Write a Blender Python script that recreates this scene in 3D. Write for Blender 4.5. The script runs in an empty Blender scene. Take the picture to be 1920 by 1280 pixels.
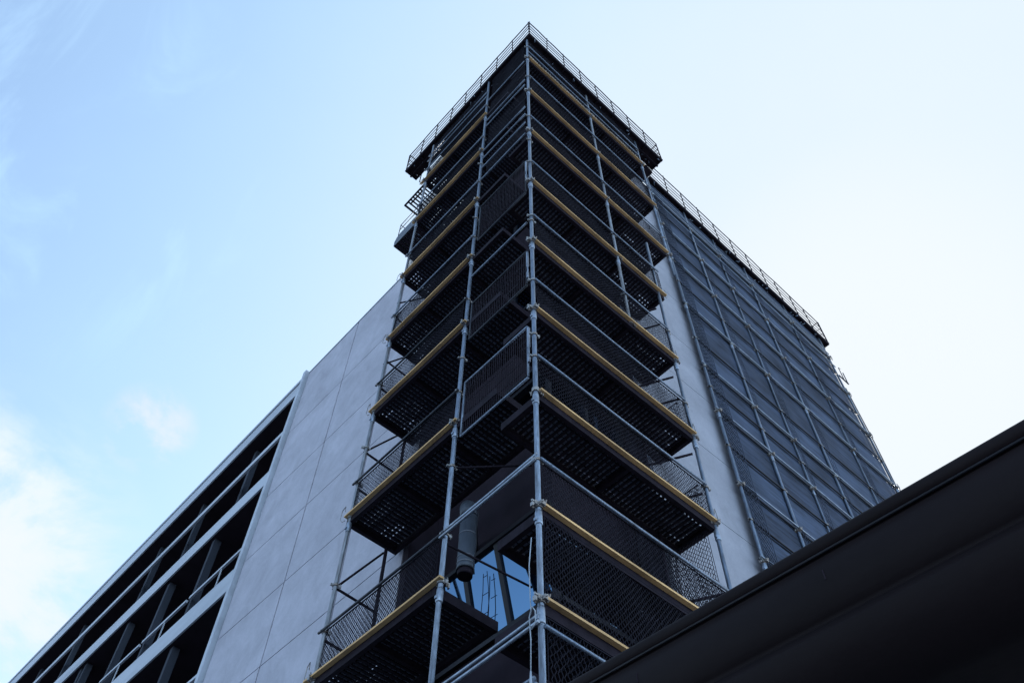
import bpy, math, random
from mathutils import Vector, Matrix
random.seed(7)
scene = bpy.context.scene
col = scene.collection
G = 1.6                                    # eye height: heights below are measured from the eye and lifted by G
R = math.radians

# ------------------------------------------------------------------ camera
cd = bpy.data.cameras.new("camera")
cam = bpy.data.objects.new("camera", cd)
col.objects.link(cam)
cd.sensor_width = 36.0
cd.lens = 30.41
cd.clip_start = 0.05
cd.clip_end = 2000
right = Vector((0.738388, -0.674329, 0.007888))
down = Vector((0.563172, 0.610153, -0.55727))
fwd = Vector((0.370971, 0.415924, 0.830294))
m3 = Matrix((right, -down, -fwd)).transposed()
cam.matrix_world = Matrix.Translation((-3.6976, -3.7770, G)) @ m3.to_4x4()
scene.camera = cam
cd.dof.use_dof = False
cd.dof.focus_distance = 11.0
cd.dof.aperture_fstop = 5.0

# ------------------------------------------------------------------ exposure
scene.view_settings.view_transform = 'Standard'
scene.view_settings.look = 'None'
scene.view_settings.exposure = 1.2
scene.view_settings.gamma = 1.0

# ------------------------------------------------------------------ sky + sun
SUN_AZ, SUN_EL = R(62), R(30)              # azimuth from +Y towards +X
sun_dir = Vector((math.sin(SUN_AZ) * math.cos(SUN_EL), math.cos(SUN_AZ) * math.cos(SUN_EL), math.sin(SUN_EL)))
world = bpy.data.worlds.new("World")
scene.world = world
world.use_nodes = True
wn = world.node_tree.nodes
wl = world.node_tree.links
wn.clear()
def wnode(t, **kw):
    n = wn.new(t)
    for k, v in kw.items():
        setattr(n, k, v)
    return n
def wmath(op, a, b=None, clamp=False):
    n = wnode('ShaderNodeMath', operation=op, use_clamp=clamp)
    for i, x in enumerate((a, b)):
        if x is None:
            continue
        if isinstance(x, (int, float)):
            n.inputs[i].default_value = x
        else:
            wl.new(x, n.inputs[i])
    return n.outputs[0]
sky = wnode('ShaderNodeTexSky', sky_type='NISHITA')
sky.sun_disc = False
sky.sun_elevation = SUN_EL
sky.sun_rotation = SUN_AZ
sky.altitude = 0
sky.air_density = 1.0
sky.dust_density = 0.9
sky.ozone_density = 1.6
tc = wnode('ShaderNodeTexCoord')
nrm = wnode('ShaderNodeVectorMath', operation='NORMALIZE')
wl.new(tc.outputs['Generated'], nrm.inputs[0])
D = nrm.outputs[0]
def wdot(v):
    n = wnode('ShaderNodeVectorMath', operation='DOT_PRODUCT')
    wl.new(D, n.inputs[0])
    n.inputs[1].default_value = Vector(v).normalized()
    return n.outputs['Value']
def wnoise(scale, detail, rough=.55, stretch=(1, 1, 1), dist=0.0):
    mp = wnode('ShaderNodeMapping')
    mp.inputs['Scale'].default_value = stretch
    wl.new(D, mp.inputs[0])
    n = wnode('ShaderNodeTexNoise')
    n.inputs['Scale'].default_value = scale
    n.inputs['Detail'].default_value = detail
    n.inputs['Roughness'].default_value = rough
    n.inputs['Distortion'].default_value = dist
    wl.new(mp.outputs[0], n.inputs['Vector'])
    return n.outputs['Fac']
def wramp(x, a, b):
    n = wnode('ShaderNodeMapRange', interpolation_type='SMOOTHSTEP')
    n.inputs['From Min'].default_value = a
    n.inputs['From Max'].default_value = b
    wl.new(x, n.inputs['Value'])
    return n.outputs[0]
# thin veil of high cloud that thickens towards the sun, and a broken bank of small clouds low in the north
veil = wmath('MULTIPLY', wramp(wdot((0.80, 0.02, 0.62)), 0.25, 0.95), 0.74)
veil = wmath('ADD', veil, 0.25)
veil = wmath('ADD', veil, wmath('MULTIPLY', wmath('SUBTRACT', wnoise(2.2, 5, .55, (1, 1, 1.6)), .5), 0.22))
n1 = wnoise(6.5, 9, .62, (1, 1, 1.9), .35)
bank = wmath('MULTIPLY', wramp(wdot((0.015, 0.835, 0.55)), 0.978, 0.999), wramp(n1, 0.30, 0.66))
puff = wmath('MULTIPLY', wramp(wdot((0.108, 0.697, 0.708)), 0.9985, 0.99995), wramp(n1, 0.36, 0.56))
wisp = wmath('MULTIPLY', wramp(wdot((-0.14, 0.56, 0.816)), 0.965, 0.999), wramp(wnoise(5.0, 7, .6, (2.2, 1, 1), .6), 0.46, 0.70))
glow = wramp(wdot((0.652, 0.13, 0.742)), 0.962, 1.0)
fac = wmath('ADD', veil, wmath('MULTIPLY', bank, 1.0))
fac = wmath('ADD', fac, wmath('MULTIPLY', puff, 0.22))
fac = wmath('ADD', fac, wmath('MULTIPLY', glow, 0.10))
fac = wmath('ADD', fac, wmath('MULTIPLY', wisp, 0.30), clamp=True)
bgA = wnode('ShaderNodeBackground')
bgA.inputs['Strength'].default_value = 0.15
wl.new(sky.outputs[0], bgA.inputs['Color'])
bgB = wnode('ShaderNodeBackground')
vc = wnode('ShaderNodeMix', data_type='RGBA')
vc.inputs[6].default_value = (0.58, 0.87, 1.16, 1)
vc.inputs[7].default_value = (0.76, 0.86, 0.98, 1)
white = wnode('ShaderNodeMix', data_type='RGBA')
wl.new(wmath('ADD', glow, wmath('ADD', bank, puff), clamp=True), white.inputs[0])
wl.new(vc.outputs[2], white.inputs[6])
white.inputs[7].default_value = (0.84, 0.90, 0.97, 1)
wl.new(wmath('ADD', wramp(wdot((0.80, 0.02, 0.62)), 0.45, 0.95), wmath('ADD', bank, puff), clamp=True), vc.inputs[0])
wl.new(white.outputs[2], bgB.inputs['Color'])
bgB.inputs['Strength'].default_value = 0.47
mx = wnode('ShaderNodeMixShader')
wl.new(fac, mx.inputs[0])
wl.new(bgA.outputs[0], mx.inputs[1])
wl.new(bgB.outputs[0], mx.inputs[2])
# unseen bright haze added low over the horizon, all round, to light the facades
sep = wnode('ShaderNodeSeparateXYZ')
wl.new(D, sep.inputs[0])
low = wmath('MULTIPLY', wmath('SUBTRACT', 1.0, wramp(sep.outputs[2], 0.02, 0.52)), 0.85)
bgC = wnode('ShaderNodeBackground')
bgC.inputs['Color'].default_value = (0.58, 0.80, 1.06, 1)
# unseen bright patch added to the southern sky, behind camera, to brighten the walls
wl.new(wmath('ADD', 1.0, wmath('MULTIPLY', wramp(wdot((0.25, -0.95, 0.15)), 0.1, 0.9), 1.3)), bgC.inputs['Strength'])
mx2 = wnode('ShaderNodeMixShader')
wl.new(low, mx2.inputs[0])
wl.new(mx.outputs[0], mx2.inputs[1])
wl.new(bgC.outputs[0], mx2.inputs[2])
wo = wnode('ShaderNodeOutputWorld')
wl.new(mx2.outputs[0], wo.inputs['Surface'])

sl = bpy.data.lights.new("sun", 'SUN')
sl.energy = 2.0
sl.angle = R(0.5)
sl.color = (1.0, 0.95, 0.88)
so = bpy.data.objects.new("sun", sl)
col.objects.link(so)
so.location = sun_dir * 60
so.rotation_euler = (-sun_dir).to_track_quat('-Z', 'Y').to_euler()

# ------------------------------------------------------------------ materials
def mat(name, base, rough=.6, metal=0.0, var=0.25, vscale=4.0, stretch=(1, 1, 1), bump=0.0, bscale=60.0, spec=.5, dirt=None, dscale=1.2):
    m = bpy.data.materials.new(name)
    m.use_nodes = True
    nt = m.node_tree
    b = nt.nodes['Principled BSDF']
    b.inputs['Roughness'].default_value = rough
    b.inputs['Metallic'].default_value = metal
    b.inputs['Specular IOR Level'].default_value = spec
    t = nt.nodes.new('ShaderNodeTexCoord')
    mp = nt.nodes.new('ShaderNodeMapping')
    mp.inputs['Scale'].default_value = stretch
    nt.links.new(t.outputs['Object'], mp.inputs[0])
    n = nt.nodes.new('ShaderNodeTexNoise')
    n.inputs['Scale'].default_value = vscale
    n.inputs['Detail'].default_value = 6
    n.inputs['Roughness'].default_value = .6
    nt.links.new(mp.outputs[0], n.inputs['Vector'])
    cr = nt.nodes.new('ShaderNodeMapRange')
    cr.inputs['From Min'].default_value = .3
    cr.inputs['From Max'].default_value = .7
    cr.inputs['To Min'].default_value = 1 - var
    cr.inputs['To Max'].default_value = 1 + var
    nt.links.new(n.outputs['Fac'], cr.inputs['Value'])
    mul = nt.nodes.new('ShaderNodeVectorMath')
    mul.operation = 'SCALE'
    mul.inputs[0].default_value = base
    nt.links.new(cr.outputs[0], mul.inputs['Scale'])
    out = mul.outputs[0]
    if dirt:
        n2 = nt.nodes.new('ShaderNodeTexNoise')
        n2.inputs['Scale'].default_value = dscale
        n2.inputs['Detail'].default_value = 8
        n2.inputs['Roughness'].default_value = .65
        nt.links.new(mp.outputs[0], n2.inputs['Vector'])
        r2 = nt.nodes.new('ShaderNodeMapRange')
        r2.inputs['From Min'].default_value = .5
        r2.inputs['From Max'].default_value = .72
        r2.inputs['To Max'].default_value = .75
        nt.links.new(n2.outputs['Fac'], r2.inputs['Value'])
        mi = nt.nodes.new('ShaderNodeMix')
        mi.data_type = 'RGBA'
        nt.links.new(r2.outputs[0], mi.inputs['Factor'])
        nt.links.new(out, mi.inputs[6])
        mi.inputs[7].default_value = (*dirt, 1)
        out = mi.outputs[2]
    nt.links.new(out, b.inputs['Base Color'])
    if bump:
        n3 = nt.nodes.new('ShaderNodeTexNoise')
        n3.inputs['Scale'].default_value = bscale
        n3.inputs['Detail'].default_value = 5
        nt.links.new(mp.outputs[0], n3.inputs['Vector'])
        bp = nt.nodes.new('ShaderNodeBump')
        bp.inputs['Strength'].default_value = bump
        bp.inputs['Distance'].default_value = .02
        nt.links.new(n3.outputs['Fac'], bp.inputs['Height'])
        nt.links.new(bp.outputs[0], b.inputs['Normal'])
    return m

M = {}
M['tube'] = mat('galvanised_tube', (.16, .195, .25), .40, .6, .35, 9, (6, 6, 1), .15, 40, dirt=(.07, .075, .09), dscale=2.5)
M['tube_worn'] = mat('weathered_tube', (.20, .215, .24), .5, .4, .4, 7, (5, 5, .8), .2, 40, dirt=(.13, .10, .085), dscale=2.0)
M['clamp'] = mat('clamp_steel', (.30, .29, .28), .45, .7, .45, 30, dirt=(.22, .13, .07), dscale=9)
M['sleeve'] = mat('sleeve_steel', (.26, .30, .36), .36, .6, .28, 18, dirt=(.12, .125, .14), dscale=6)
M['dark'] = mat('dark_steel', (.0150, .0112, .0165), .7, 0, .35, 8, spec=.08)
M['deck'] = mat('deck_steel', (.105, .110, .142), .6, 0, .6, 14, spec=.15)
M['rail'] = mat('dark_rail', (.028, .031, .040), .5, .3, .3, 9, spec=.3)
M['wood'] = mat('timber', (.62, .385, .175), .8, 0, .36, 1.3, (1, 1, 1), .3, 30, .2, dirt=(.24, .16, .095), dscale=1.4)
M['net'] = mat('net_cord', (.0105, .0098, .0150), .85, 0, .35, 5, spec=.08)
M['netlight'] = mat('net_cord_faded', (.035, .043, .064), .8, 0, .3, 5, spec=.1)
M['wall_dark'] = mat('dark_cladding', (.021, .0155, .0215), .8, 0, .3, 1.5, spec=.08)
M['frame'] = mat('window_frame', (.011, .0105, .014), .5, 0, .2, 6, spec=.2)
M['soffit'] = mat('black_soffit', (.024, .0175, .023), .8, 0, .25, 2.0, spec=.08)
M['slab'] = mat('slab_paint', (.43, .46, .51), .75, 0, .10, 1.1, (1, .35, 2), .12, 30, .3, dirt=(.32, .34, .38), dscale=.9)
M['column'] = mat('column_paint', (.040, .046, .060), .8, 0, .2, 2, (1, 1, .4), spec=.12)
M['canopy'] = mat('canopy_felt', (.0112, .0072, .0078), .55, 0, .25, 1.4, (1, .6, 1), .12, 14, .08, dirt=(.0140, .0096, .0100), dscale=.9)
M['paving'] = mat('concrete_paving', (.20, .21, .23), .9, 0, .25, 3, bump=.3, bscale=50)
M['duct'] = mat('duct_zinc', (.045, .055, .072), .5, .2, .2, 5, (3, 3, 1))
M['cable'] = mat('grey_cable', (.30, .33, .37), .7, 0, .2, 8)
M['box'] = mat('box_grey', (.10, .11, .13), .6, .1, .2, 4)

def glass():
    m = bpy.data.materials.new('window_glass')
    m.use_nodes = True
    nt = m.node_tree
    b = nt.nodes['Principled BSDF']
    # blue mirrored solar-control glass
    b.inputs['Base Color'].default_value = (.092, .17, .275, 1)
    b.inputs['Metallic'].default_value = 1.0
    b.inputs['Roughness'].default_value = .025
    n = nt.nodes.new('ShaderNodeTexNoise')
    n.inputs['Scale'].default_value = 1.3
    t = nt.nodes.new('ShaderNodeTexCoord')
    nt.links.new(t.outputs['Object'], n.inputs['Vector'])
    bp = nt.nodes.new('ShaderNodeBump')
    bp.inputs['Strength'].default_value = .03
    nt.links.new(n.outputs['Fac'], bp.inputs['Height'])
    nt.links.new(bp.outputs[0], b.inputs['Normal'])
    return m
M['glass'] = glass()

def concrete(name, base):
    """fair-faced concrete: large soft clouds, faint trowel streaks, pin holes"""
    m = bpy.data.materials.new(name)
    m.use_nodes = True
    nt = m.node_tree
    b = nt.nodes['Principled BSDF']
    b.inputs['Roughness'].default_value = .85
    b.inputs['Specular IOR Level'].default_value = .25
    t = nt.nodes.new('ShaderNodeTexCoord')
    def noise(scale, detail, stretch, rough=.6, dist=0):
        mp = nt.nodes.new('ShaderNodeMapping')
        mp.inputs['Scale'].default_value = stretch
        mp.inputs['Rotation'].default_value = (R(35), R(20), R(10))
        nt.links.new(t.outputs['Object'], mp.inputs[0])
        n = nt.nodes.new('ShaderNodeTexNoise')
        n.inputs['Scale'].default_value = scale
        n.inputs['Detail'].default_value = detail
        n.inputs['Roughness'].default_value = rough
        n.inputs['Distortion'].default_value = dist
        nt.links.new(mp.outputs[0], n.inputs['Vector'])
        return n.outputs['Fac']
    def mr(x, a, b_, c, d):
        n = nt.nodes.new('ShaderNodeMapRange')
        for k, v in zip(('From Min', 'From Max', 'To Min', 'To Max'), (a, b_, c, d)):
            n.inputs[k].default_value = v
        nt.links.new(x, n.inputs['Value'])
        return n.outputs[0]
    def mu(a, b_):
        n = nt.nodes.new('ShaderNodeMath')
        n.operation = 'MULTIPLY'
        nt.links.new(a, n.inputs[0])
        nt.links.new(b_, n.inputs[1])
        return n.outputs[0]
    a = mr(noise(.9, 7, (1, 1, 1), .6, .4), .3, .7, .87, 1.10)
    c = mr(noise(2.6, 8, (1.0, 1.0, .8), .65, .8), .3, .7, .88, 1.09)
    d = mr(noise(30, 3, (1, 1, 1)), .3, .7, .96, 1.04)
    f = mr(noise(.8, 6, (1.5, 1.5, .6), .7), .55, .75, 1.0, .92)
    s = mu(mu(a, c), mu(d, f))
    v = nt.nodes.new('ShaderNodeVectorMath')
    v.operation = 'SCALE'
    v.inputs[0].default_value = base
    nt.links.new(s, v.inputs['Scale'])
    nt.links.new(v.outputs[0], b.inputs['Base Color'])
    bp = nt.nodes.new('ShaderNodeBump')
    bp.inputs['Strength'].default_value = .25
    bp.inputs['Distance'].default_value = .01
    nt.links.new(noise(9, 8, (1, 1, .6), .65, .5), bp.inputs['Height'])
    nt.links.new(bp.outputs[0], b.inputs['Normal'])
    return m
M['concrete'] = concrete('fair_faced_concrete', (.415, .405, .452))
M['pale'] = concrete('pale_render', (.30, .30, .335))

def sheet(name='sheer_netting', base=(.030, .041, .068), streak=1.0, lo=.84, hi=.97):
    """sheer debris netting: a fine weave, part see-through"""
    m = bpy.data.materials.new(name)
    m.use_nodes = True
    nt = m.node_tree
    b = nt.nodes['Principled BSDF']
    b.inputs['Base Color'].default_value = (*base, 1)
    b.inputs['Roughness'].default_value = .8
    b.inputs['Specular IOR Level'].default_value = .2
    t = nt.nodes.new('ShaderNodeTexCoord')
    def nz(scale, stretch, rot):
        mp = nt.nodes.new('ShaderNodeMapping')
        mp.inputs['Scale'].default_value = stretch
        mp.inputs['Rotation'].default_value = rot
        nt.links.new(t.outputs['Object'], mp.inputs[0])
        n = nt.nodes.new('ShaderNodeTexNoise')
        n.inputs['Scale'].default_value = scale
        n.inputs['Detail'].default_value = 4
        nt.links.new(mp.outputs[0], n.inputs['Vector'])
        return n.outputs['Fac']
    s = nt.nodes.new('ShaderNodeMath')
    s.operation = 'ADD'
    nt.links.new(nz(7.0, (.12, 1, 3.0), (0, R(4), 0)), s.inputs[0])
    nt.links.new(nz(1.6, (1, 1, 1.2), (0, 0, 0)), s.inputs[1])
    r = nt.nodes.new('ShaderNodeMapRange')
    r.inputs['From Min'].default_value = .7
    r.inputs['From Max'].default_value = 1.3
    r.inputs['To Min'].default_value = lo
    r.inputs['To Max'].default_value = hi
    nt.links.new(s.outputs[0], r.inputs['Value'])
    c = nt.nodes.new('ShaderNodeMapRange')
    c.inputs['From Min'].default_value = .75
    c.inputs['From Max'].default_value = 1.25
    c.inputs['To Min'].default_value = .6
    c.inputs['To Max'].default_value = 1.5
    nt.links.new(s.outputs[0], c.inputs['Value'])
    v = nt.nodes.new('ShaderNodeVectorMath')
    v.operation = 'SCALE'
    v.inputs[0].default_value = base
    nt.links.new(c.outputs[0], v.inputs['Scale'])
    nt.links.new(v.outputs[0], b.inputs['Base Color'])
    tr = nt.nodes.new('ShaderNodeBsdfTransparent')
    mixn = nt.nodes.new('ShaderNodeMixShader')
    nt.links.new(r.outputs[0], mixn.inputs[0])
    nt.links.new(tr.outputs[0], mixn.inputs[1])
    nt.links.new(b.outputs[0], mixn.inputs[2])
    nt.links.new(mixn.outputs[0], nt.nodes['Material Output'].inputs['Surface'])
    return m
M['sheet'] = sheet()
M['sheet_plain'] = sheet('plain_netting', (.042, .058, .094), 1.0, .90, .97)

# ------------------------------------------------------------------ mesh helpers (all heights given from the eye; +G at build)
class MB:
    def __init__(s):
        s.v, s.f, s.sm = [], [], []
    def box(s, a, b):
        (x0, y0, z0), (x1, y1, z1) = a, b
        x0, x1 = min(x0, x1), max(x0, x1); y0, y1 = min(y0, y1), max(y0, y1); z0, z1 = min(z0, z1), max(z0, z1)
        k = len(s.v)
        s.v += [(x0, y0, z0), (x1, y0, z0), (x1, y1, z0), (x0, y1, z0), (x0, y0, z1), (x1, y0, z1), (x1, y1, z1), (x0, y1, z1)]
        for q in ((0, 3, 2, 1), (4, 5, 6, 7), (0, 1, 5, 4), (1, 2, 6, 5), (2, 3, 7, 6), (3, 0, 4, 7)):
            s.f.append(tuple(k + i for i in q)); s.sm.append(False)
        return s
    def obox(s, c, ax, half):
        """oriented box: centre, three axes, half sizes"""
        k = len(s.v)
        c = Vector(c)
        for sz in (-1, 1):
            for sx, sy in ((-1, -1), (1, -1), (1, 1), (-1, 1)):
                s.v.append(tuple(c + ax[0] * half[0] * sx + ax[1] * half[1] * sy + ax[2] * half[2] * sz))
        for q in ((0, 3, 2, 1), (4, 5, 6, 7), (0, 1, 5, 4), (1, 2, 6, 5), (2, 3, 7, 6), (3, 0, 4, 7)):
            s.f.append(tuple(k + i for i in q)); s.sm.append(False)
        return s
    def tube(s, pts, r, n=10, caps=True, rs=None, smooth=True):
        pts = [Vector(p) for p in pts]
        k0 = len(s.v)
        prev = None
        for i, p in enumerate(pts):
            d = (pts[min(i + 1, len(pts) - 1)] - pts[max(i - 1, 0)]).normalized()
            if prev is None:
                u = d.orthogonal().normalized()
            else:
                u = (prev - d * prev.dot(d)).normalized()
            prev = u
            w = d.cross(u)
            rr = rs[i] if rs else r
            for j in range(n):
                a = 2 * math.pi * j / n
                s.v.append(tuple(p + (u * math.cos(a) + w * math.sin(a)) * rr))
        for i in range(len(pts) - 1):
            for j in range(n):
                a = k0 + i * n + j
                b = k0 + i * n + (j + 1) % n
                s.f.append((a, b, b + n, a + n)); s.sm.append(smooth)
        if caps:
            s.f.append(tuple(k0 + j for j in reversed(range(n)))); s.sm.append(False)
            e = k0 + (len(pts) - 1) * n
            s.f.append(tuple(e + j for j in range(n))); s.sm.append(False)
        return s
    def mesh(s, name):
        me = bpy.data.meshes.new(name)
        me.from_pydata([(x, y, z + G) for x, y, z in s.v], [], s.f)
        me.polygons.foreach_set('use_smooth', s.sm)
        me.update()
        return me

def inv_of(parent):
    """world matrix of a parent (only translations are used here)"""
    t = Vector((0, 0, 0))
    p = parent
    if p.type == 'EMPTY':
        t = Vector(p.location)
    return Matrix.Translation(-t)
def obj(name, mb, m, parent=None, label=None):
    me = mb.mesh(name) if isinstance(mb, MB) else mb
    o = bpy.data.objects.new(name, me)
    col.objects.link(o)
    if m is not None and not me.materials:
        me.materials.append(M[m])
    if parent is not None:
        o.parent = parent
        if parent.type == 'EMPTY':
            o.matrix_parent_inverse = inv_of(parent)
        else:
            o.matrix_parent_inverse = Matrix.Translation(-Vector(parent.location))
    if label:
        o['label'] = label
    return o
def tag(o, label, cat, group=None):
    o['label'] = label
    o['category'] = cat
    if group:
        o['group'] = group
    return o
def thing(name, label, cat, loc=(0, 0, 0), group=None):
    o = bpy.data.objects.new(name, None)
    col.objects.link(o)
    o.location = (loc[0], loc[1], loc[2] + G)
    o.empty_display_size = .3
    return tag(o, label, cat, group)
def structure(name, mb, m):
    o = obj(name, mb, m)
    o['kind'] = 'structure'
    return o
J = lambda a: random.uniform(-a, a)

# ------------------------------------------------------------------ ground
g = MB()
S = 700
g.v = [(-S, -S, -G), (S, -S, -G), (S, S, -G), (-S, S, -G)]
g.f = [(0, 1, 2, 3)]; g.sm = [False]
structure('ground', g, 'paving')

# ------------------------------------------------------------------ concrete tower
YN = .50                   # plane of the netting on the right-hand face
XW, YW = .80, .575          # left-hand and right-hand concrete faces
CX, CY = 1.20, 1.00        # recessed dark corner between them
tower = thing('concrete_tower', 'grey concrete tower block with blank panelled walls and a dark glazed corner', 'building', (3, 3, -G))
def wall_panels(us, zs, place, depth, gap=.034, hgap=.016):
    """panels with open joints in front of a backing sheet"""
    mb = MB()
    for i in range(len(us) - 1):
        for k in range(len(zs) - 1):
            place(mb, us[i] + gap / 2, us[i + 1] - gap / 2, zs[k] + hgap / 2, zs[k + 1] - hgap / 2, depth)
    return mb
LZ = [-G, -.4, 1.2, 2.8, 4.4, 6.0, 7.58, 9.1, 10.78, 12.45, 14.4, 16.62]
mb = wall_panels([3.25, 4.75, 6.53, 8.50], LZ, lambda m, a, b, c, d, t: m.box((XW, a, c), (XW + t, b, d)), .06)
obj('left_wall', mb, 'concrete', tower, 'long blank grey concrete wall with panel joints')
mb = MB().box((XW + .062, 3.26, -G), (XW + .20, 8.5, 16.60))
obj('wall_backing', mb, 'soffit', tower)
mb = MB().box((XW - .015, 3.25, 16.622), (XW + .5, 8.5, 16.66))
obj('roof_coping', mb, 'slab', tower)
RZ = [-G, 0.2, 1.8, 3.5, 5.1, 6.65, 8.20, 9.75, 11.3, 12.75, 14.4, 16.1, 17.75, 19.5, 20.05]
mb = wall_panels([2.62, 5.05], RZ, lambda m, a, b, c, d, t: m.box((a, YW, c), (b, YW + t, d)), .06, .014, .010)
obj('right_wall', mb, 'pale', tower, 'light grey concrete wall strip beside the netted scaffold')
obj('shade_toned_wall', MB().box((5.065, YW + .004, -G), (11.58, YW + .0605, 20.0)), 'column', tower)  # wall behind the netting; its shade is put into a darker colour
mb = MB().box((2.63, YW + .062, -G), (11.58, YW + .20, 20.0))
obj('wall_backing', mb, 'soffit', tower)
obj('roof_slab', MB().box((.295, .225, 20.06), (4.44, 3.42, 20.205)), 'soffit', tower)
# dark recessed corner core
core = MB()
core.box((CX + .06, CY + .06, -G), (4.4, 3.6, 19.9))
core.box((CX + .06, 3.6, -G), (9.6, 8.4, 16.55))
core.box((4.4, CY + .06, -G), (11.4, 3.6, 20.0))
obj('corner_core', core, 'wall_dark', tower)
core = MB()
core.box((XW, 3.14, -G), (CX + .06, 3.246, 16.5))        # returns of the recess
core.box((2.62, YW + .208, -G), (2.74, CY + .06, 18.0))
obj('recess_return', core, 'wall_dark', tower)
# bands of cladding between the glazed storeys, then windows on both sides of the recess
storey = [(2.75, 3.75), (5.70, 6.70), (8.55, 9.42), (11.5, 12.4), (14.4, 15.3), (17.2, 18.0)]
zprev = -G
for z0, z1 in storey + [(19.9, 19.9)]:
    if z0 - .06 > zprev:
        obj('cladding_band', MB().box((CX, CY, zprev), (CX + .058, 3.13, z0 - .06)), 'wall_dark', tower)
        obj('cladding_band', MB().box((CX + .06, CY, zprev), (2.6, CY + .058, z0 - .06)), 'wall_dark', tower)
    zprev = z1 + .06
for z0, z1 in storey:
    f = MB()
    f.box((CX - .05, CY - .01, z0 - .058), (CX + .05, 3.12, z0))                # sill rail
    f.box((CX - (.25 if z0 < 7 else .05), CY - .01, z1), (CX + .05, 3.12, z1 + .058))
    f.box((CX - .07, CY - .01, z1 + .20), (CX - .002, 3.12, z1 + .245))         # head flashing
    t = .24 if z0 < 7 else 0.0
    for y in (CY - .01, 1.66, 2.20, 2.62, 3.06):
        q = len(f.v)
        for zz_, tt in ((z0 + .001, 0), (z1 - .001, t)):
            f.v += [(CX + .012 - tt, y, zz_), (CX + .06, y, zz_), (CX + .06, y + .065, zz_), (CX + .012 - tt, y + .065, zz_)]
        f.f += [tuple(q + i for i in f4) for f4 in ((0, 3, 2, 1), (4, 5, 6, 7), (0, 1, 5, 4), (1, 2, 6, 5), (2, 3, 7, 6), (3, 0, 4, 7))]
        f.sm += [False] * 6
    fo = obj('window', f, 'frame', tower)
    p = MB()
    for y0, y1 in ((1.055, 1.66), (1.725, 2.20), (2.265, 2.62), (2.685, 3.06)):
        q = len(p.v)
        for x in (CX + .040, CX + .048):
            p.v += [(x, y0, z0), (x, y1, z0), (x - t, y1, z1), (x - t, y0, z1)]
        p.f += [tuple(q + i for i in f4) for f4 in ((3, 2, 1, 0), (4, 5, 6, 7), (0, 1, 5, 4), (1, 2, 6, 5), (2, 3, 7, 6), (3, 0, 4, 7))]
        p.sm += [False] * 6
    obj('pane', p, 'glass', fo)
    f = MB()
    f.box((CX + .052, CY - .05, z0 - .057), (2.6, CY + .05, z0))
    f.box((CX + .052, CY - .05, z1), (2.6, CY + .05, z1 + .057))
    for x in (1.85, 2.52):
        f.box((x, CY - .045, z0 + .001), (x + .06, CY + .05, z1 - .001))
    fo = obj('window', f, 'frame', tower)
    p = MB()
    for x0, x1 in ((CX + .055, 1.85), (1.91, 2.52)):
        p.box((x0, CY + .015, z0), (x1, CY + .03, z1))
    obj('pane', p, 'glass', fo)

# ------------------------------------------------------------------ block with open galleries on the left
XB = .78
block = thing('gallery_block', 'long concrete block with dark open galleries, pale slab edges and columns at left', 'building', (3, 20, -G))
Y0, Y1 = 8.66, 60.0
def yslab(name, z0, z1, x0=XB, x1=XB + .035, m='slab', label=None):
    return obj(name, MB().box((x0, Y0, z0), (x1, Y1, z1)), m, block, label)
mb = MB()
mb.box((XB, Y0, 16.06), (XB + .035, Y1, 16.50))
mb.box((XB - .03, Y0, 16.503), (XB + .35, Y1, 16.60))
obj('roof_parapet', mb, 'slab', block)
bands = [(13.04, 13.46), (10.32, 10.84), (7.55, 8.05), (4.8, 5.3), (2.05, 2.55)]
for z0, z1 in bands:
    yslab('slab_edge', z0, z1)
yslab('sill_beam', 14.62, 14.76, XB, XB + .05)
mb = MB().box((XB - .06, 8.54, -G), (XB + .45, 8.655, 16.74))
obj('end_fin', mb, 'slab', block, 'narrow pale upright fin where the galleries meet the blank wall')
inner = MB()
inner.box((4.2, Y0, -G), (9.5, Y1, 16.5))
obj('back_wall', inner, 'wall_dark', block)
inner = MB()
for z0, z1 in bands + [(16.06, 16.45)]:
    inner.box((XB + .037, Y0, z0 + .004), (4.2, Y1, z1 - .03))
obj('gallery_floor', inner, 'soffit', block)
obj('end_wall', MB().box((XB + .46, 8.54, -G), (9.5, 8.655, 16.45)), 'soffit', block)
def columns(ys, z0, z1, x0, dx, dy):
    for y in ys:
        obj('column', MB().box((x0, y, z0), (x0 + dx, y + dy, z1)), 'column', block)
columns([10.85, 13.30, 15.45, 19.8, 22.6, 27], 13.46, 16.04, 1.05, .13, .12)
columns([10.84, 12.74, 14.6, 16.7, 16.98, 19.2, 23.0], 10.84, 13.04, .88, .15, .11)
columns([10.84, 12.8, 14.7, 16.7, 18.7], 8.05, 10.32, .88, .15, .11)
def hand_rail(z, zf):
    ys = [8.66, 10.82, 12.72, 14.58, 16.68, 18.88, 20.88]
    for a, b in zip(ys, ys[1:]):
        m_ = MB()
        m_.box((XB + .03, a + .12, z - .03), (XB + .075, b - .0, z + .03))
        m_.box((XB + .04, a + .95, zf), (XB + .06, a + .975, z - .03))
        obj('hand_rail', m_, 'slab', block)
hand_rail(11.40, 10.84)
hand_rail(8.66, 8.05)

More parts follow.
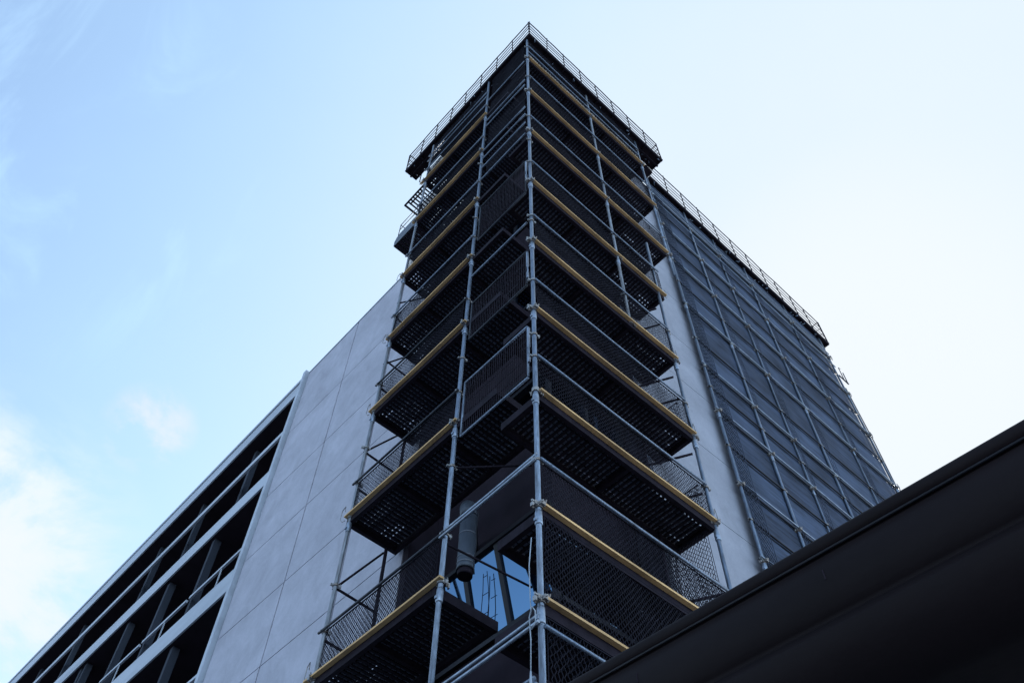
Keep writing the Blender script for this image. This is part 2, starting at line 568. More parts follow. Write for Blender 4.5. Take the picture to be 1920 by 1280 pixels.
# ------------------------------------------------------------------ corner scaffold
scaf = thing('corner_scaffold', 'tall tube scaffold with timber edge boards and black nets round the tower corner', 'scaffold', (0, 0, -G))
def coupler_mb():
    m_ = MB()
    m_.tube([(0, 0, -.03 - G), (0, 0, .03 - G)], .040, 10)
    m_.box((-.062, -.028, -.022 - G), (-.034, .028, .022 - G))
    m_.box((-.028, -.066, -.020 - G), (.028, -.036, .020 - G))
    m_.tube([(-.055, .012, -.05 - G), (-.055, .012, .055 - G)], .008, 6)
    m_.tube([(-.02, -.085, 0 - G), (-.02, -.03, 0 - G)], .010, 6)
    m_.tube([(-.09, -.012, .010 - G), (-.05, -.012, .010 - G)], .011, 6)
    m_.box((-.086, -.02, -.05 - G), (-.07, .012, -.01 - G))
    m_.tube([(.02, -.05, -.03 - G), (.03, -.07, .045 - G)], .007, 6)
    return m_
coupler_me = coupler_mb().mesh('coupler')
coupler_me.materials.append(M['clamp'])
def ring_mb():
    m_ = MB()
    m_.tube([(0, 0, -.014 - G), (0, 0, .014 - G)], .037, 10)
    m_.box((.032, -.016, -.016 - G), (.066, .010, .014 - G))
    m_.box((-.060, -.008, -.012 - G), (-.032, .014, .012 - G))
    m_.tube([(.055, -.004, -.03 - G), (.055, -.004, .034 - G)], .007, 6)
    return m_
ring_me = ring_mb().mesh('coupler')
ring_me.materials.append(M['clamp'])
def standard(x, y, z0, z1, nodes=(), rings=(), joints=(), root=scaf, r=.0255, name='standard', x1=None, m='tube'):
    x1 = x if x1 is None else x1
    ax = lambda z: x + (x1 - x) * (z - z0) / (z1 - z0)
    mb_ = MB()
    mb_.tube([(x, y, z0), (x1, y, z1)], r, 14)
    o = obj(name, mb_, m, root)
    for z in joints:
        s_ = MB()
        s_.tube([(ax(z), y, z - .16), (ax(z), y, z - .145), (ax(z), y, z - .02), (ax(z), y, z)], .034, 14, rs=[r + .004, r + .0095, r + .0075, r + .003])
        s_.box((ax(z) - .046, y - .014, z - .13), (ax(z) - r, y + .014, z - .10))
        obj('sleeve', s_, 'sleeve', o)
    for lst, me in ((nodes, coupler_me), (rings, ring_me)):
        for z in lst:
            c = bpy.data.objects.new('coupler', me)
            col.objects.link(c)
            c.parent = o
            c.matrix_parent_inverse = Matrix.Identity(4)
            c.location = (ax(z), y, z + G)
            c.rotation_euler = (0, 0, R(random.choice((-12, 0, 9, 160))))
    return o
RB = [2.35, 4.35, 5.35, 6.98, 8.54, 10.25, 12.2, 14.33, 16.5, 18.7]          # right-hand board levels
RE = [2.72, 2.74, 2.76, 2.78, 2.80, 2.84, 3.0, 3.5, 3.58, 3.62]
RR = [4.1, 5.93, 7.57, 9.2, 11.0, 12.95, 15.05, 17.4, 19.55]
LB = [3.4, 5.35, 7.62, 9.7, 11.55, 13.58, 15.82, 17.85]                       # left-hand board levels
LR = [4.1, 5.92, 8.2, 10.32, 12.22, 14.36, 16.55, 18.45]
standard(0, 0, -G, 20.2, RB[1:], RR[1:] + [8.0, 10.85, 13.9], [z - .06 for z in RB[1:]])
standard(0, 1.30, -G, 20.2, LB, LR + [6.9, 8.9, 12.9, 15.2], [z - .08 for z in LB])
standard(0, 3.30, -G, 19.95, LB, LR + [6.55, 8.9], [z - .10 for z in LB], r=.0235, m='tube_worn')
standard(2.64, 0, -G, 13.95, RB[1:6], RR[1:6], [z - .10 for z in RB[1:6]], x1=2.88)
standard(1.89, 0, 10.3, 20.2, RB[5:], RR[4:], [z - .10 for z in RB[6:]], r=.0235, m='tube_worn')
standard(3.56, 0, 13.6, 20.2, RB[7:], RR[6:], [z - .10 for z in RB[7:]], r=.0235)
# inner row along the wall, dark
for x, y, z0, z1 in ((.60, 3.34, -G, 19.6), (2.40, .50, -G, 18.0)):
    obj('inner_standard', MB().tube([(x, y, z0), (x, y, z1)], .022, 10), 'dark', scaf)

# timber edge boards (a squared timber in front of a dark steel channel)
def boards(levels, a_b, axis):
    for z, (a, b) in zip(levels, a_b):
        o_ = MB()
        sag = [0, J(.006) - .006, J(.006) - .008, J(.004), 0]
        k = len(sag) - 1
        hb, dp = .024, .052
        off = -.064
        for i in range(k):
            t0, t1 = a + (b - a) * i / k, a + (b - a) * (i + 1) / k
            q = len(o_.v)
            for t, s_ in ((t0, sag[i]), (t1, sag[i + 1])):
                for u, w in ((0, -hb / 2), (dp, -hb / 2), (dp, hb / 2), (0, hb / 2)):
                    p = (t, off + u, z + s_ + w) if axis == 'x' else (off + u, t, z + s_ + w)
                    o_.v.append(p)
            for e in range(4):
                o_.f.append((q + e, q + (e + 1) % 4, q + 4 + (e + 1) % 4, q + 4 + e)); o_.sm.append(False)
            if i == 0:
                o_.f.append((q + 3, q + 2, q + 1, q)); o_.sm.append(False)
            if i == k - 1:
                o_.f.append((q + 4, q + 5, q + 6, q + 7)); o_.sm.append(False)
        obj('edge_board', o_, 'wood', scaf)
boards(RB, [(.01 + J(.02), e) for e in RE], 'x')
boards(LB, [(1.26 + J(.02), 3.40 + J(.05)) for _ in LB], 'y')

# grated platforms: side beams, transoms and an open lattice of slats
def platform(x0, x1, y0, y1, z, along, root=scaf, slat='deck', name='platform', open_end=.55):
    pb = MB()
    t = .05
    pb.box((x0, y0, z - .11), (x1, y0 + t, z)); pb.box((x0, y1 - t, z - .11), (x1, y1, z))
    pb.box((x0, y0 + t + .002, z - .105), (x0 + t, y1 - t - .002, z - .003)); pb.box((x1 - t, y0 + t + .002, z - .105), (x1, y1 - t - .002, z - .003))
    L_ = (x1 - x0) if along == 'x' else (y1 - y0)
    n = max(1, round(L_ / 1.1))
    for i in range(1, n):
        c = (x0 if along == 'x' else y0) + L_ * i / n
        if along == 'x':
            pb.box((c - .02, y0 + t + .002, z - .10), (c + .02, y1 - t - .002, z - .034))
        else:
            pb.box((x0 + t + .002, c - .02, z - .10), (x1 - t - .002, c + .02, z - .034))
    po = obj(name, pb, 'dark', root)
    gb = MB()
    ax0, ax1 = x0 + t + .004, x1 - t - .004
    ay0, ay1 = y0 + t + .004, y1 - t - .004
    def strip(a0, a1, p0, p1, zlo, zhi):
        if along == 'x':
            gb.box((a0, p0, zlo), (a1, p1, zhi))
        else:
            gb.box((p0, a0, zlo), (p1, a1, zhi))
    A0, A1, P0, P1 = (ax0, ax1, ay0, ay1) if along == 'x' else (ay0, ay1, ax0, ax1)
    w = P1 - P0
    n = max(3, round(w / .066))
    for i in range(n):
        c = P0 + w * (i + .5) / n
        hw = .0245 + J(.0015)
        strip(A0, A1, c - hw, c + hw, z - .020 + J(.0015), z - .010)
    obj('grating', gb, slat, po)
    gb = MB()
    n = round((A1 - A0) / .066)
    for i in range(n):
        c = A0 + (A1 - A0) * (i + .5) / n
        hw = .0165 + J(.002)
        strip(c - hw, c + hw, P0, P1, z - .034 + J(.001), z - .0235)
    obj('cross_bars', gb, 'dark', po)
    gb = MB()                                            # infill: added dark strips that stop light coming through, except near the free end
    n = max(3, round(w / .066))
    cuts = [A0]
    while cuts[-1] < A1 - open_end:
        cuts.append(min(cuts[-1] + random.uniform(.5, 1.0), A1 - open_end))
    for a, b in zip(cuts, cuts[1:]):
        for i in range(n - 1):
            if random.random() < .06:
                continue
            c = P0 + w * (i + 1) / n
            strip(a + .002, b - .002, c - .016, c + .016, z - .0085, z - .005)
    for i in range(n - 1):
        c = P0 + w * (i + 1) / n
        if random.random() < .45:
            strip(A1 - open_end + .002, A1 - random.uniform(0, open_end * .7), c - .016, c + .016, z - .0085, z - .005)
        else:
            strip(A1 - open_end + .002, A1, c - .016, c + .0075, z - .0085, z - .005)
    obj('light_stop', gb, 'dark', po)
    return po
PX, PY = .70, .555
for z, e in zip(RB, RE):
    platform(.03, e - .02, -.009, PY, z - .004, 'x')
for z in LB:
    platform(-.009, PX + .06, PY + .04 if z > 6 else 1.36, 3.36, z - .004, 'y')

# rails
def rail(name, a, b, r=.017, m='tube', sag=.004, n=5):
    a, b = Vector(a), Vector(b)
    pts = []
    for i in range(n):
        t = i / (n - 1)
        p = a.lerp(b, t)
        p.z -= sag * 4 * t * (1 - t)
        pts.append(p)
    return obj(name, MB().tube(pts, r, 10), m, scaf)
for z, e in zip(RR, RE[1:]):
    rail('guard_rail', (.0, -.042, z), (min(e, 3.58) - .04, -.042, z), .0165 if z < 9 else .0145, sag=.008)
rail('guard_rail', (.0, -.042, 19.1), (3.5, -.042, 19.1), .014)
for z in LR:
    rail('guard_rail', (-.042, 1.27, z), (-.042, 3.36, z), .0155, 'rail' if z < 12 else 'tube', sag=.006)
for z in (19.0, 19.3):
    rail('guard_rail', (-.042, 1.27, z), (-.042, 3.36, z), .014)
# the open corner bay: pairs of rails, framed mesh gates
for z in (4.13, 5.91):
    for dz, dx in ((0, -.045), (.085, -.020)):
        rail('bay_rail', (dx, -.02, z + dz), (dx, 1.33, z + dz - .03), .0145, 'sleeve', .008)
for z in (10.86, 14.32, 14.86, 15.30, 15.70, 17.0, 17.32, 18.6):
    rail('bay_rail', (-.03, .06, z), (-.03, 1.24, z), .015)

# nets: zigzag cords that meet their neighbours
def net_panel(u0, u1, z0, z1, place, pitch=.026, cord=.0042, sag=.02, m='net', root=scaf, step=.032, name='debris_net', waves=True):
    mb_ = MB()
    n = max(2, int((u1 - u0) / pitch))
    k = max(3, int((z1 - z0) / step))
    ph = [random.uniform(0, 6.28) for _ in range(6)]
    def P_(i, j):
        u = u0 + (u1 - u0) * i / n
        z = z0 + (z1 - z0) * j / k
        if 0 < i < n:
            u += pitch * .34 * (1 if (i + j) % 2 else -1) + pitch * .07 * math.sin(5 * z + ph[0]) + J(pitch * .10)
        d = sag * (math.sin(2.1 * u + ph[1]) * math.sin(3.3 * z + ph[2]) + .35 * math.sin(9 * u + ph[3] + 2 * z)) if waves else 0
        if j in (0, k):
            d *= .3
        return u, z + (0 if j in (0, k) else J(step * .12)), d
    tri = [(-1.0, -.6), (1.0, -.6), (0, 1.1)]
    for i in range(n + 1):
        q0 = len(mb_.v)
        for j in range(k + 1):
            u, z, d = P_(i, j)
            for a, b in tri:
                mb_.v.append(place(u + a * cord, z, d + b * cord))
        for j in range(k):
            for e in range(3):
                a = q0 + j * 3 + e
                b = q0 + j * 3 + (e + 1) % 3
                mb_.f.append((a, b, b + 3, a + 3)); mb_.sm.append(False)
    for z in (z0, z1):                                    # hem cords
        for a, b in ((u0, u1),):
            q0 = len(mb_.v)
            hh = cord * 1.3
            for u in (a, b):
                for s1, s2 in ((-1, -1), (1, -1), (1, 1), (-1, 1)):
                    mb_.v.append(place(u, z + s1 * hh, s2 * hh))
            for e in range(4):
                mb_.f.append((q0 + e, q0 + (e + 1) % 4, q0 + 4 + (e + 1) % 4, q0 + 4 + e)); mb_.sm.append(False)
    return obj(name, mb_, m, root)
onY = lambda c: (lambda u, z, d: (u, c + d, z))
onX = lambda c: (lambda u, z, d: (c + d, u, z))
for i, (z, e) in enumerate(zip(RB[1:], RE[1:])):
    top = {4.35: 5.27, 2.35: 4.27}.get(z, RR[min(i, 8)] if i else 5.27)
    net_panel(.05, e - .03, z + .03, RR[i] if i and RR[i] > z else top, onY(-.005))
net_panel(.05, 2.7, 2.4, 4.22, onY(-.005), pitch=.036, step=.042)
for z, zr in zip(LB, LR):
    net_panel(1.36, 3.30, z + .03, zr, onX(-.005))
# returns of netting at the far ends
for z0, z1 in ((4.4, 5.2), (5.4, 6.85)):
    net_panel(.05, .55, z0, z1, onX(2.66), m='net')
    net_panel(1.98, 2.62, z0, z1, onY(.50), m='net')
for z0, z1 in ((7.05, 7.6), (8.6, 9.2)):
    net_panel(.05, .55, z0, z1, onX(2.70), m='net')

# framed mesh gates across the open bay
def gate(y0, y1, z0, z1, x):
    f = MB()
    for z in (z0, z1):
        f.tube([(x, y0, z), (x, y1, z)], .016, 8)
    for y in (y0, y1):
        f.tube([(x, y, z0 + .016), (x, y, z1 - .016)], .012, 8)
    o = obj('mesh_gate', f, 'tube' if z0 < 8 else 'rail', scaf)
    w = MB()
    n = int((y1 - y0) / .034)
    for i in range(1, n):
        y = y0 + (y1 - y0) * i / n
        w.tube([(x + .004, y, z0), (x + .004 + J(.003), y + J(.003), z1)], .0048, 4, False)
    for i in range(1, 5):
        z = z0 + (z1 - z0) * i / 5
        w.tube([(x + .012, y0, z), (x + .012, y1, z)], .004, 4, False)
    obj('wire_mesh', w, 'dark', o)
    l = MB()
    l.box((x - .02, y0 - .035, z1 - .45), (x + .004, y0 - .013, z1 - .06))
    l.tube([(x - .014, y0 - .03, z1 - .42), (x - .014, y0 - .036, z1 - .62)], .009, 6)
    l.box((x - .024, y0 - .04, z1 - .74), (x + .0, y0 - .018, z1 - .60))
    obj('latch', l, 'sleeve', o)
    return o
gate(.10, 1.19, 7.30, 8.28, -.005)
gate(.10, 1.19, 9.22, 10.09, -.005)
gate(.10, 1.19, 11.96, 13.16, -.005)
gate(.10, 1.19, 2.2, 3.75, .02)
net_panel(.12, 1.18, 17.4, 18.55, onX(.02))
net_panel(.12, 1.18, 14.4, 15.2, onX(.02))
net_panel(.12, 1.18, 15.8, 16.9, onX(.02))

net_panel(.12, 1.18, 18.75, 20.1, onX(.02))
net_panel(1.36, 3.26, 18.75, 19.9, onX(-.005))
net_panel(.05, 3.5, 19.6, 20.12, onY(-.005))
# end frames on the left and right returns
def end_frame(pts, r=.016):
    return obj('end_brace', MB().tube(pts, r, 8), 'dark', scaf)
for z in (5.85, 6.55, 8.15, 8.85, 10.3, 11.0, 12.25):
    end_frame([(0, 3.33, z), (.60, 3.36, z)])
for z in (6.52, 8.85, 10.9, 12.7):
    end_frame([(0, 3.34, z), (.60, 3.39, z + .95)], .014)
for z in (5.95, 7.4, 8.1, 9.2, 9.7, 11.05, 11.5):
    end_frame([(2.68, .0, z), (2.42, .50, z)])
end_frame([(.05, .02, 6.55), (1.0, 1.0, 6.6)], .014)
end_frame([(.02, 1.3, 6.9), (.62, .72, 6.92)], .012)
end_frame([(.02, 1.28, 5.8), (1.15, 1.30, 5.95)], .012)
# bent wire ties that stick out of the board ends
def tie(x, y, z, dx, dy):
    pts = [(x, y, z - .03), (x + dx * .5, y + dy * .5, z - .02), (x + dx, y + dy, z + .06), (x + dx * .9, y + dy * .9, z + .20), (x + dx * .5, y + dy * .4, z + .24), (x + dx * .2, y + dy * .3, z + .15)]
    return obj('wire_tie', MB().tube(pts, .0055, 5), 'clamp', scaf)
for z, e in list(zip(RB, RE))[1:8]:
    tie(e - .01, -.03, z, .06 + J(.02), .01)
for z in LB[1:]:
    tie(-.03, 3.38, z, -.01, .09 + J(.03))

# ------------------------------------------------------------------ roof-level walkways with rails
def walkway(root, xa, xb, ya, yb, z, w, rails_h, step, sides):
    """deck of dark planks on brackets, with tube rails on the named sides"""
    d = MB()
    deck_parts = []
    if 'y' in sides:          # runs along X, faces -Y
        deck_parts.append(((xa, ya, z), (xb, ya + w, z + .05)))
    if 'x' in sides:          # runs along Y, faces -X
        deck_parts.append(((xa, ya + (w + .01 if 'y' in sides else 0), z), (xa + w, yb, z + .05)))
    for a, b in deck_parts:
        d.box(a, b)
    obj('deck', d, 'soffit', root)
    b_ = MB()
    if 'y' in sides:
        n = int((xb - xa) / .55)
        for i in range(n + 1):
            x = xa + .05 + (xb - xa - .1) * i / n
            b_.box((x - .02, ya + .02, z - .07), (x + .02, ya + w - .02, z - .003))
        b_.box((xa + .02, ya + .16, z - .12), (xb - .02, ya + .20, z - .072))
        b_.box((xa + .02, ya + .01, z - .06), (xb - .02, ya + .05, z - .0035))
    if 'x' in sides:
        n = int((yb - ya) / .55)
        for i in range(n + 1):
            y = ya + .35 + (yb - ya - .4) * i / n
            b_.box((xa + .02, y - .02, z - .07), (xa + w - .02, y + .02, z - .003))
        b_.box((xa + .16, ya + .3, z - .12), (xa + .20, yb - .02, z - .072))
        b_.box((xa + .01, ya + .06, z - .06), (xa + .05, yb - .02, z - .0035))
    obj('bracket', b_, 'dark', root)
    for _ in range(int(5 * ((xb - xa) if 'y' in sides else 0))):
        x, y = random.uniform(xa, xb), ya + random.uniform(.04, w - .05)
        obj('clip', MB().tube([(x, y, z - .09), (x + J(.06), y + J(.06), z - .075)], .013, 5), 'tube', root)
    for _ in range(int(5 * ((yb - ya) if 'x' in sides else 0))):
        x, y = xa + random.uniform(.04, w - .05), random.uniform(ya, yb)
        obj('clip', MB().tube([(x, y, z - .09), (x + J(.06), y + J(.06), z - .075)], .013, 5), 'tube', root)
    hs = rails_h
    def run(p, q):
        p, q = Vector(p), Vector(q)
        L_ = (q - p).length
        n = max(1, round(L_ / step))
        for h in hs:
            pts = [p.lerp(q, i / (2 * n)) + Vector((J(.006), J(.006), h + J(.008))) for i in range(2 * n + 1)]
            obj('hand_rail', MB().tube(pts, .0125 if h == hs[-1] else .0085, 6), 'dark', root)
        for i in range(n + 1):
            c = p.lerp(q, i / n)
            obj('rail_post', MB().tube([c + Vector((0, 0, .02)), c + Vector((J(.02), J(.02), hs[-1]))], .0125, 6), 'dark', root)
    if 'y' in sides:
        run((xa + .015, ya + .015, z), (xb - .02, ya + .015, z))
        run((xb - .02, ya + .02, z), (xb - .02, ya + max(w, .5) - .05, z))
    if 'x' in sides:
        run((xa + .015, ya + .02, z), (xa + .015, yb - .02, z))
        run((xa + .02, yb - .02, z), (xa + max(w, .5) - .05, yb - .02, z))
w1 = thing('corner_walkway', 'railed walkway that wraps the top corner of the tallest scaffold', 'walkway', (0, 0, 20.2))
walkway(w1, -.06, 4.45, -.14, 4.40, 20.22, .36, (.28, .52, .76, 1.05), .56, 'xy')
w2 = thing('long_walkway', 'long railed walkway along the top of the netted scaffold on the right', 'walkway', (4.5, .24, 20.3))
walkway(w2, 4.56, 12.0, .37, 0, 20.29, .20, (.28, .54, .80, 1.10), .68, 'y')

# ------------------------------------------------------------------ netted scaffold on the right
ns = thing('netted_scaffold', 'wide scaffold hung with sheer blue-grey netting over the right-hand wall', 'scaffold', (8, YN, -G))
SX = [4.54, 5.90, 7.03, 8.30, 9.97, 11.60]
TZ = [-G, 1.2, 2.8, 4.5, 6.15, 7.80, 9.24, 10.94, 12.20, 14.23, 16.04, 17.66, 19.30]      # lifts
MZ = [8.55, 10.10, 11.60, 13.07, 15.12, 16.84, 18.52, 19.75]                              # mid rails
NX0, NX1 = 4.45, 11.68
for i, x in enumerate(SX):
    thick = i in (0, 1, 3, 5)
    standard(x, YN - .035, -G, 20.28, TZ[5:], MZ[:5], TZ[5::2], ns, .026 if thick else .0165)
for z in TZ[5:]:
    pts = [(NX0 + (NX1 - NX0) * i / 10, YN - .040 + J(.003), z + J(.006)) for i in range(11)]
    obj('ledger', MB().tube(pts, .0205, 8), 'rail', ns)
    pts = [(x, y - .03, z_ + .036) for x, y, z_ in pts]
    obj('ledger', MB().tube(pts, .0135, 6), 'sleeve', ns)
for z in MZ:
    pts = [(NX0 + .04 + (NX1 - NX0 - .08) * i / 10, YN - .045 + J(.003), z + J(.008)) for i in range(11)]
    obj('guard_rail', MB().tube(pts, .015, 6), 'frame' if z < 19 else 'tube', ns)
for z in (18.95, 19.55):
    obj('guard_rail', MB().tube([(NX0, YN - .06, z), (NX1, YN - .06, z - .02)], .017, 8), 'tube', ns)
def sheet_panel(x0, x1, z0, z1, y, m='sheet'):
    mb_ = MB()
    nx, nz = 16, 8
    ph = [random.uniform(0, 6.28) for _ in range(5)]
    tug = random.uniform(.4, 1.3)
    for j in range(nz + 1):
        for i in range(nx + 1):
            u, w = i / nx, j / nz
            b = math.sin(math.pi * u) * math.sin(math.pi * w)
            d = tug * (.016 * b + .006 * math.sin(7 * u + ph[0] + 5 * w) * (.3 + b)) + .003 * math.sin(17 * u + ph[1]) * (1 - w)
            zz_ = z0 + (z1 - z0) * w - .018 * tug * math.sin(math.pi * u) ** 2 * w * (1 if z1 - z0 > .3 else 0)
            mb_.v.append((x0 + (x1 - x0) * u, y - d, zz_))
    for j in range(nz):
        for i in range(nx):
            a = j * (nx + 1) + i
            mb_.f.append((a, a + 1, a + nx + 2, a + nx + 1)); mb_.sm.append(True)
    return obj('netting_sheet', mb_, m, ns)
LIFT = TZ[4:] + [20.26]
for i in range(len(SX) - 1):
    for k in range(len(LIFT) - 1):
        zm = min(MZ, key=lambda q: abs(q - (LIFT[k] + LIFT[k + 1]) / 2))
        if not LIFT[k] + .2 < zm < LIFT[k + 1] - .2:
            zm = (LIFT[k] + LIFT[k + 1]) / 2
        sheet_panel(SX[i] + .012, SX[i + 1] - .012, LIFT[k] + .015, zm - .006, YN - .004, 'sheet_plain')
        sheet_panel(SX[i] + .012, SX[i + 1] - .012, zm + .006, LIFT[k + 1] - .015, YN - .010)
for k in range(len(LIFT) - 2):                        # coarser hanging strips of net at the lapped seams
    net_panel(4.56, 4.86, LIFT[k] + .02, LIFT[k + 1] - .02, onY(YN - .080), .05, .0055, .012, 'netlight', ns, .055)
    for x in SX[1:5]:
        if random.random() < .75:
            net_panel(x + .03, x + .03 + random.uniform(.08, .2), LIFT[k] + .02, LIFT[k + 1] - .02, onY(YN - .075), .055, .004, .012, 'netlight', ns, .065)
obj('end_sun_block', MB().box((11.585, YN + .02, 4), (11.595, YW - .005, 20.2)), 'dark', ns)  # added, unseen: keeps the sun out of the gap behind the netting
# rough ends and ties at the far edge
for z in TZ[7:]:
    pts = [(11.6, YN - .05, z), (11.75, YN - .06, z + .02), (11.8, YN - .06, z + .17), (11.74, YN - .06, z + .24)]
    obj('wire_tie', MB().tube(pts, .008, 5), 'rail', ns)
obj('end_brace', MB().tube([(11.63, YN - .05, 13.8), (11.83, YN - .02, 16.0), (11.68, YN - .05, 18.0)], .012, 6), 'rail', ns)
fr = MB()
fr.box((11.62, YN - .08, 18.48), (12.05, YN - .05, 18.51))
fr.tube([(12.02, YN - .065, 18.51), (12.05, YN - .065, 19.0)], .013, 6)
fr.tube([(11.86, YN - .065, 18.51), (11.9, YN - .065, 19.1), (12.03, YN - .065, 19.15)], .011, 6)
obj('end_bracket', fr, 'rail', ns)

# ------------------------------------------------------------------ things left of the scaffold, high up
gp = thing('slatted_bracket', 'small slatted steel bracket platform jutting out left below the top walkway', 'platform', (.4, 4.1, 18.8))
mb = MB()
zz, xa, xb, ya, yb = 18.75, .20, .80, 3.55, 4.50
mb.box((xa, ya, zz), (xa + .035, yb, zz + .05)); mb.box((xb - .035, ya, zz), (xb, yb, zz + .05)); mb.box((xa + .036, yb - .035, zz), (xb - .036, yb, zz + .05)); mb.box((xa + .036, ya, zz), (xb - .036, ya + .035, zz + .05))
obj('frame', mb, 'dark', gp)
for i in range(9):
    y = ya + .09 + i * .088
    obj('slat', MB().box((xa + .037, y, zz + .012), (xb - .037, y + .035, zz + .034)), 'rail', gp)
mb = MB()
mb.tube([(.62, 3.3, 18.82), (.62, 4.5, 18.82)], .02, 8); mb.tube([(.30, 3.3, 18.82), (.30, 4.4, 18.82)], .02, 8)
obj('arm', mb, 'dark', gp)
hb = thing('hoist_box', 'dark rounded hoist box with a slatted underside hanging off the scaffold end', 'hoist', (.5, 4.2, 16.8))
mb = MB()
pts = []
zz, xa, xb, ya, yb = 16.85, .24, .92, 3.72, 4.58
n = 6
prof = [(yb, zz), (yb + .01, zz + .22), (yb - .05, zz + .36), (yb - .16, zz + .42), (ya + .1, zz + .42), (ya, zz + .34), (ya, zz)]
q = len(mb.v)
for x in (xa, xb):
    for y, z in prof:
        mb.v.append((x, y, z))
L_ = len(prof)
for i in range(L_ - 1):
    mb.f.append((q + i, q + i + 1, q + L_ + i + 1, q + L_ + i)); mb.sm.append(False)
mb.f.append(tuple(q + i for i in reversed(range(L_)))); mb.f.append(tuple(q + L_ + i for i in range(L_))); mb.sm += [False, False]
obj('shell', mb, 'box', hb)
mb = MB()
for i in range(7):
    y = ya + .05 + i * .115
    mb.box((xa + .03, y, zz - .03), (xb - .03, y + .07, zz - .004))
obj('slat', mb, 'dark', hb)
mb = MB()
for i in range(10):
    y, x = random.uniform(ya + .1, yb - .1), random.uniform(xa + .06, xb - .1)
    mb.box((x, y, zz - .044), (x + .05, y + .016, zz - .032))
obj('bolt', mb, 'tube', hb)
mb = MB()
for a, b in (((xa, ya, zz + .9), (xa, yb - .1, zz + .9)), ((xa, yb - .1, zz + .9), (xb, yb - .1, zz + .9)), ((xa, yb - .1, zz + .38), (xa, yb - .1, zz + .9)), ((xa, ya + .05, zz + .38), (xa, ya + .05, zz + .9)), ((xb, yb - .1, zz + .38), (xb, yb - .1, zz + .9)), ((xa, ya, zz + .65), (xa, yb - .1, zz + .65))):
    mb.tube([a, b], .009, 6)
obj('hand_rail', mb, 'rail', hb)
mb = MB()
mb.tube([(.40, 3.30, zz + .1), (.40, 3.75, zz + .1)], .025, 8); mb.tube([(.66, 3.30, zz + .1), (.66, 3.75, zz + .1)], .025, 8)
obj('arm', mb, 'dark', hb)

# ------------------------------------------------------------------ things in the open corner bay
du = thing('exhaust_duct', 'fat round grey exhaust duct hanging beside the corner window', 'duct', (.55, 1.64, 5.9))
DX, DY = .55, 1.655
obj('pipe', MB().tube([(DX, DY, 6.03), (DX, DY, 6.08), (DX, DY, 6.78)], .092, 24, rs=[.096, .092, .092]), 'duct', du)
obj('elbow', MB().tube([(DX, DY, 6.782), (DX + .01, DY + .03, 6.92), (DX + .06, DY + .10, 7.04), (DX + .18, DY + .22, 7.10), (CX - .005, DY + .75, 7.12)], .095, 20), 'duct', du)
for z in (6.10, 6.18, 6.50):
    obj('band', MB().tube([(DX, DY, z), (DX, DY, z + .016)], .0955, 24), 'box', du)
obj('cap', MB().tube([(DX, DY, 5.96), (DX, DY, 6.029)], .080, 24), 'dark', du)
pts = [(DX, DY - .10, 6.96), (DX, DY - .16, 6.90), (DX, DY - .17, 6.7), (DX, DY - .14, 6.5), (DX, DY - .16, 6.3), (DX, DY - .13, 6.05), (DX, DY - .15, 5.9)]
tag(obj('loose_cable', MB().tube(pts, .007, 6), 'frame'), 'thin loose cable dangling beside the round grey duct', 'cable')
ld = thing('rope_ladder', 'small crooked black rope ladder in front of the corner window glass', 'ladder', (.98, 1.85, 5.7))
def lean(y, z):                                      # hangs close along the tilted glass
    x = 1.19 - .24 * (z - 5.7)
    return (x, y + 1.2 * (x - 1.0), z)
la = [lean(1.905, 6.44), lean(1.90, 6.25), lean(1.915, 6.05), lean(1.93, 5.85), lean(1.93, 5.68)]
lb = [lean(1.845, 6.44), lean(1.81, 6.25), lean(1.79, 6.05), lean(1.795, 5.90), lean(1.83, 5.68)]
obj('rope', MB().tube(la, .0045, 6), 'dark', ld)
obj('rope', MB().tube(lb, .0045, 6), 'dark', ld)
for a, b in zip(la[:-1], lb[:-1]):
    obj('rung', MB().tube([Vector(a) - Vector((0, 0, .05)), Vector(b) - Vector((0, 0, .06))], .004, 6), 'dark', ld)
pts = [(-.055, .035, 4.98), (-.06, .06, 4.7), (-.058, .055, 4.40), (-.06, .045, 4.25), (-.065, .06, 4.20), (-.06, .05, 4.0), (-.06, .055, 3.72)]
tr_ = thing('tie_rope', 'pale slack rope tied down the front of the corner scaffold pole', 'rope', (-.06, .05, 3.3))
obj('cord', MB().tube(pts, .0045, 8), 'cable', tr_)
obj('rope_tail', MB().tube([(-.06, .055, 3.74), (-.06, .055, 3.62), (-.06, .055, 3.4), (-.06, .055, 3.0)], .012, 8, rs=[.006, .013, .017, .020]), 'cable', tr_)
pts = [(-.06, .05, 4.22), (-.07, .02, 4.27), (-.065, -.005, 4.22), (-.06, .0, 4.12), (-.06, .045, 4.08)]
obj('knot', MB().tube(pts, .005, 6), 'cable', tr_)

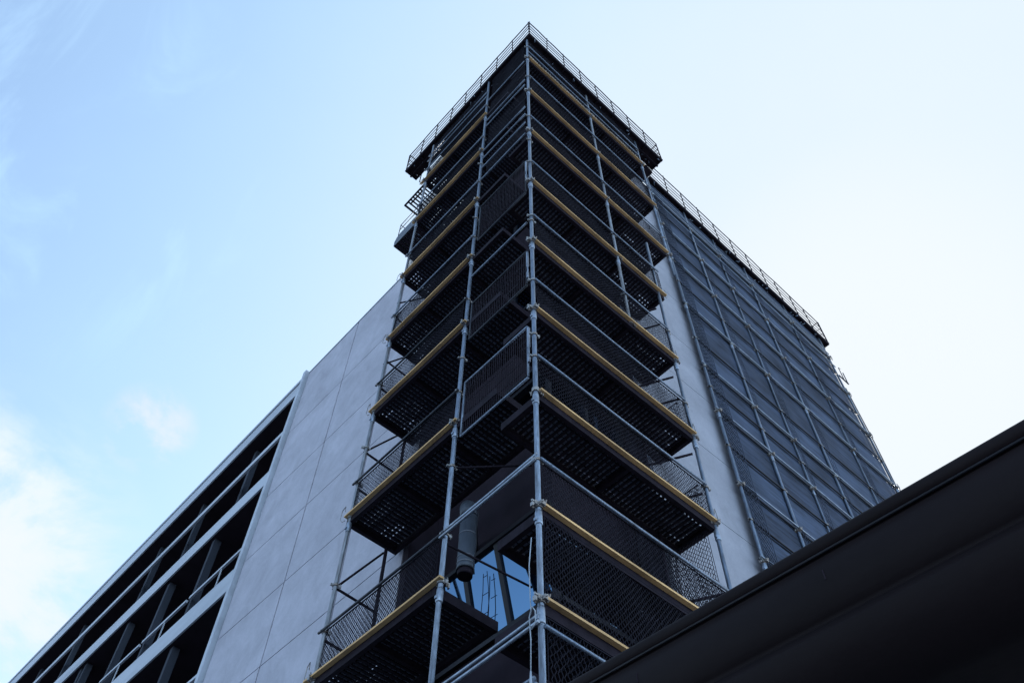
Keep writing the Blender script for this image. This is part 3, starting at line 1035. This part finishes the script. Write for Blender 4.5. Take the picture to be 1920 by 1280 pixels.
# ------------------------------------------------------------------ dark canopy close to the camera
cp = thing('canopy', 'dark rounded canopy edge looming close in the lower right foreground', 'canopy', (-1.0, -4, -G))
TILT = .047
def extrude(profile, y0, y1, ny, name, m, close=False, smooth=True):
    mb_ = MB()
    k = len(profile)
    for j in range(ny + 1):
        y = y0 + (y1 - y0) * j / ny
        for x, z in profile:
            mb_.v.append((x, y, z + TILT * (y + 2.6) + .0015 * math.sin(3.1 * y)))
    for j in range(ny):
        for i in range(k - 1):
            a = j * k + i
            mb_.f.append((a, a + 1, a + k + 1, a + k)); mb_.sm.append(smooth)
    return obj(name, mb_, m, cp)
def arc(cx, cz, r, a0, a1, n):
    return [(cx + r * math.cos(R(a0 + (a1 - a0) * i / n)), cz + r * math.sin(R(a0 + (a1 - a0) * i / n))) for i in range(n + 1)]
EX, EZ = -2.0, 1.60
lip = [(EX + 2.4, EZ + .12), (EX + .06, EZ + .012)] + arc(EX + .016, EZ - .008, .016, 80, 190, 6) + [(EX + .002, EZ - .030), (EX + .012, EZ - .036)]
extrude(lip, -9, -1.25, 30, 'edge_trim', 'canopy')
fas = [(EX + .013, EZ - .034)] + arc(EX + .165, EZ - .105, .160, 156, 214, 10) + [(EX + .040, EZ - .200), (EX + .034, EZ - .212)] + arc(EX + .19, EZ - .205, .157, 182, 268, 12) + [(EX + .40, EZ - .358)]
extrude(fas, -9, -1.25, 30, 'fascia', 'canopy')
sof = [(EX + .40, EZ - .360), (EX + .62, EZ - .322)] + arc(EX + .74, EZ - .29, .10, 200, 340, 10) + [(EX + .95, EZ - .312), (EX + 1.35, EZ - .30), (EX + 2.4, EZ - .29)]
extrude(sof, -9, -1.25, 30, 'soffit', 'canopy')
pn = [(EX + 1.36, EZ - .345), (EX + 1.37, EZ - .35), (EX + 2.4, EZ - .35)]
extrude(pn, -9, -1.25, 4, 'soffit_panel', 'canopy', smooth=False)
end = MB()
prof = lip + fas + sof
end.v = [(x, -1.25, z + TILT * 1.35) for x, z in prof]
end.f = [tuple(range(len(prof)))]; end.sm = [False]
obj('end_plate', end, 'canopy', cp)
seam = MB()
for y in (-2.42, -3.05, -4.6):
    dz = TILT * (y + 2.6)
    obj('seam', MB().box((EX + .0035, y - .0015, EZ - .12 + dz), (EX + .02, y + .0015, EZ - .09 + dz)), 'soffit', cp)
obj('drip_bead', MB().tube([(EX + .010, -9, EZ - .037 - TILT * 6.4), (EX + .010, -1.25, EZ - .037 + TILT * 1.35)], .0040, 8), 'frame', cp)
for y in (-8.5, -1.6):
    obj('post', MB().box((EX + 2.1, y, -G), (EX + 2.2, y + .1, EZ - .352)), 'dark', cp)
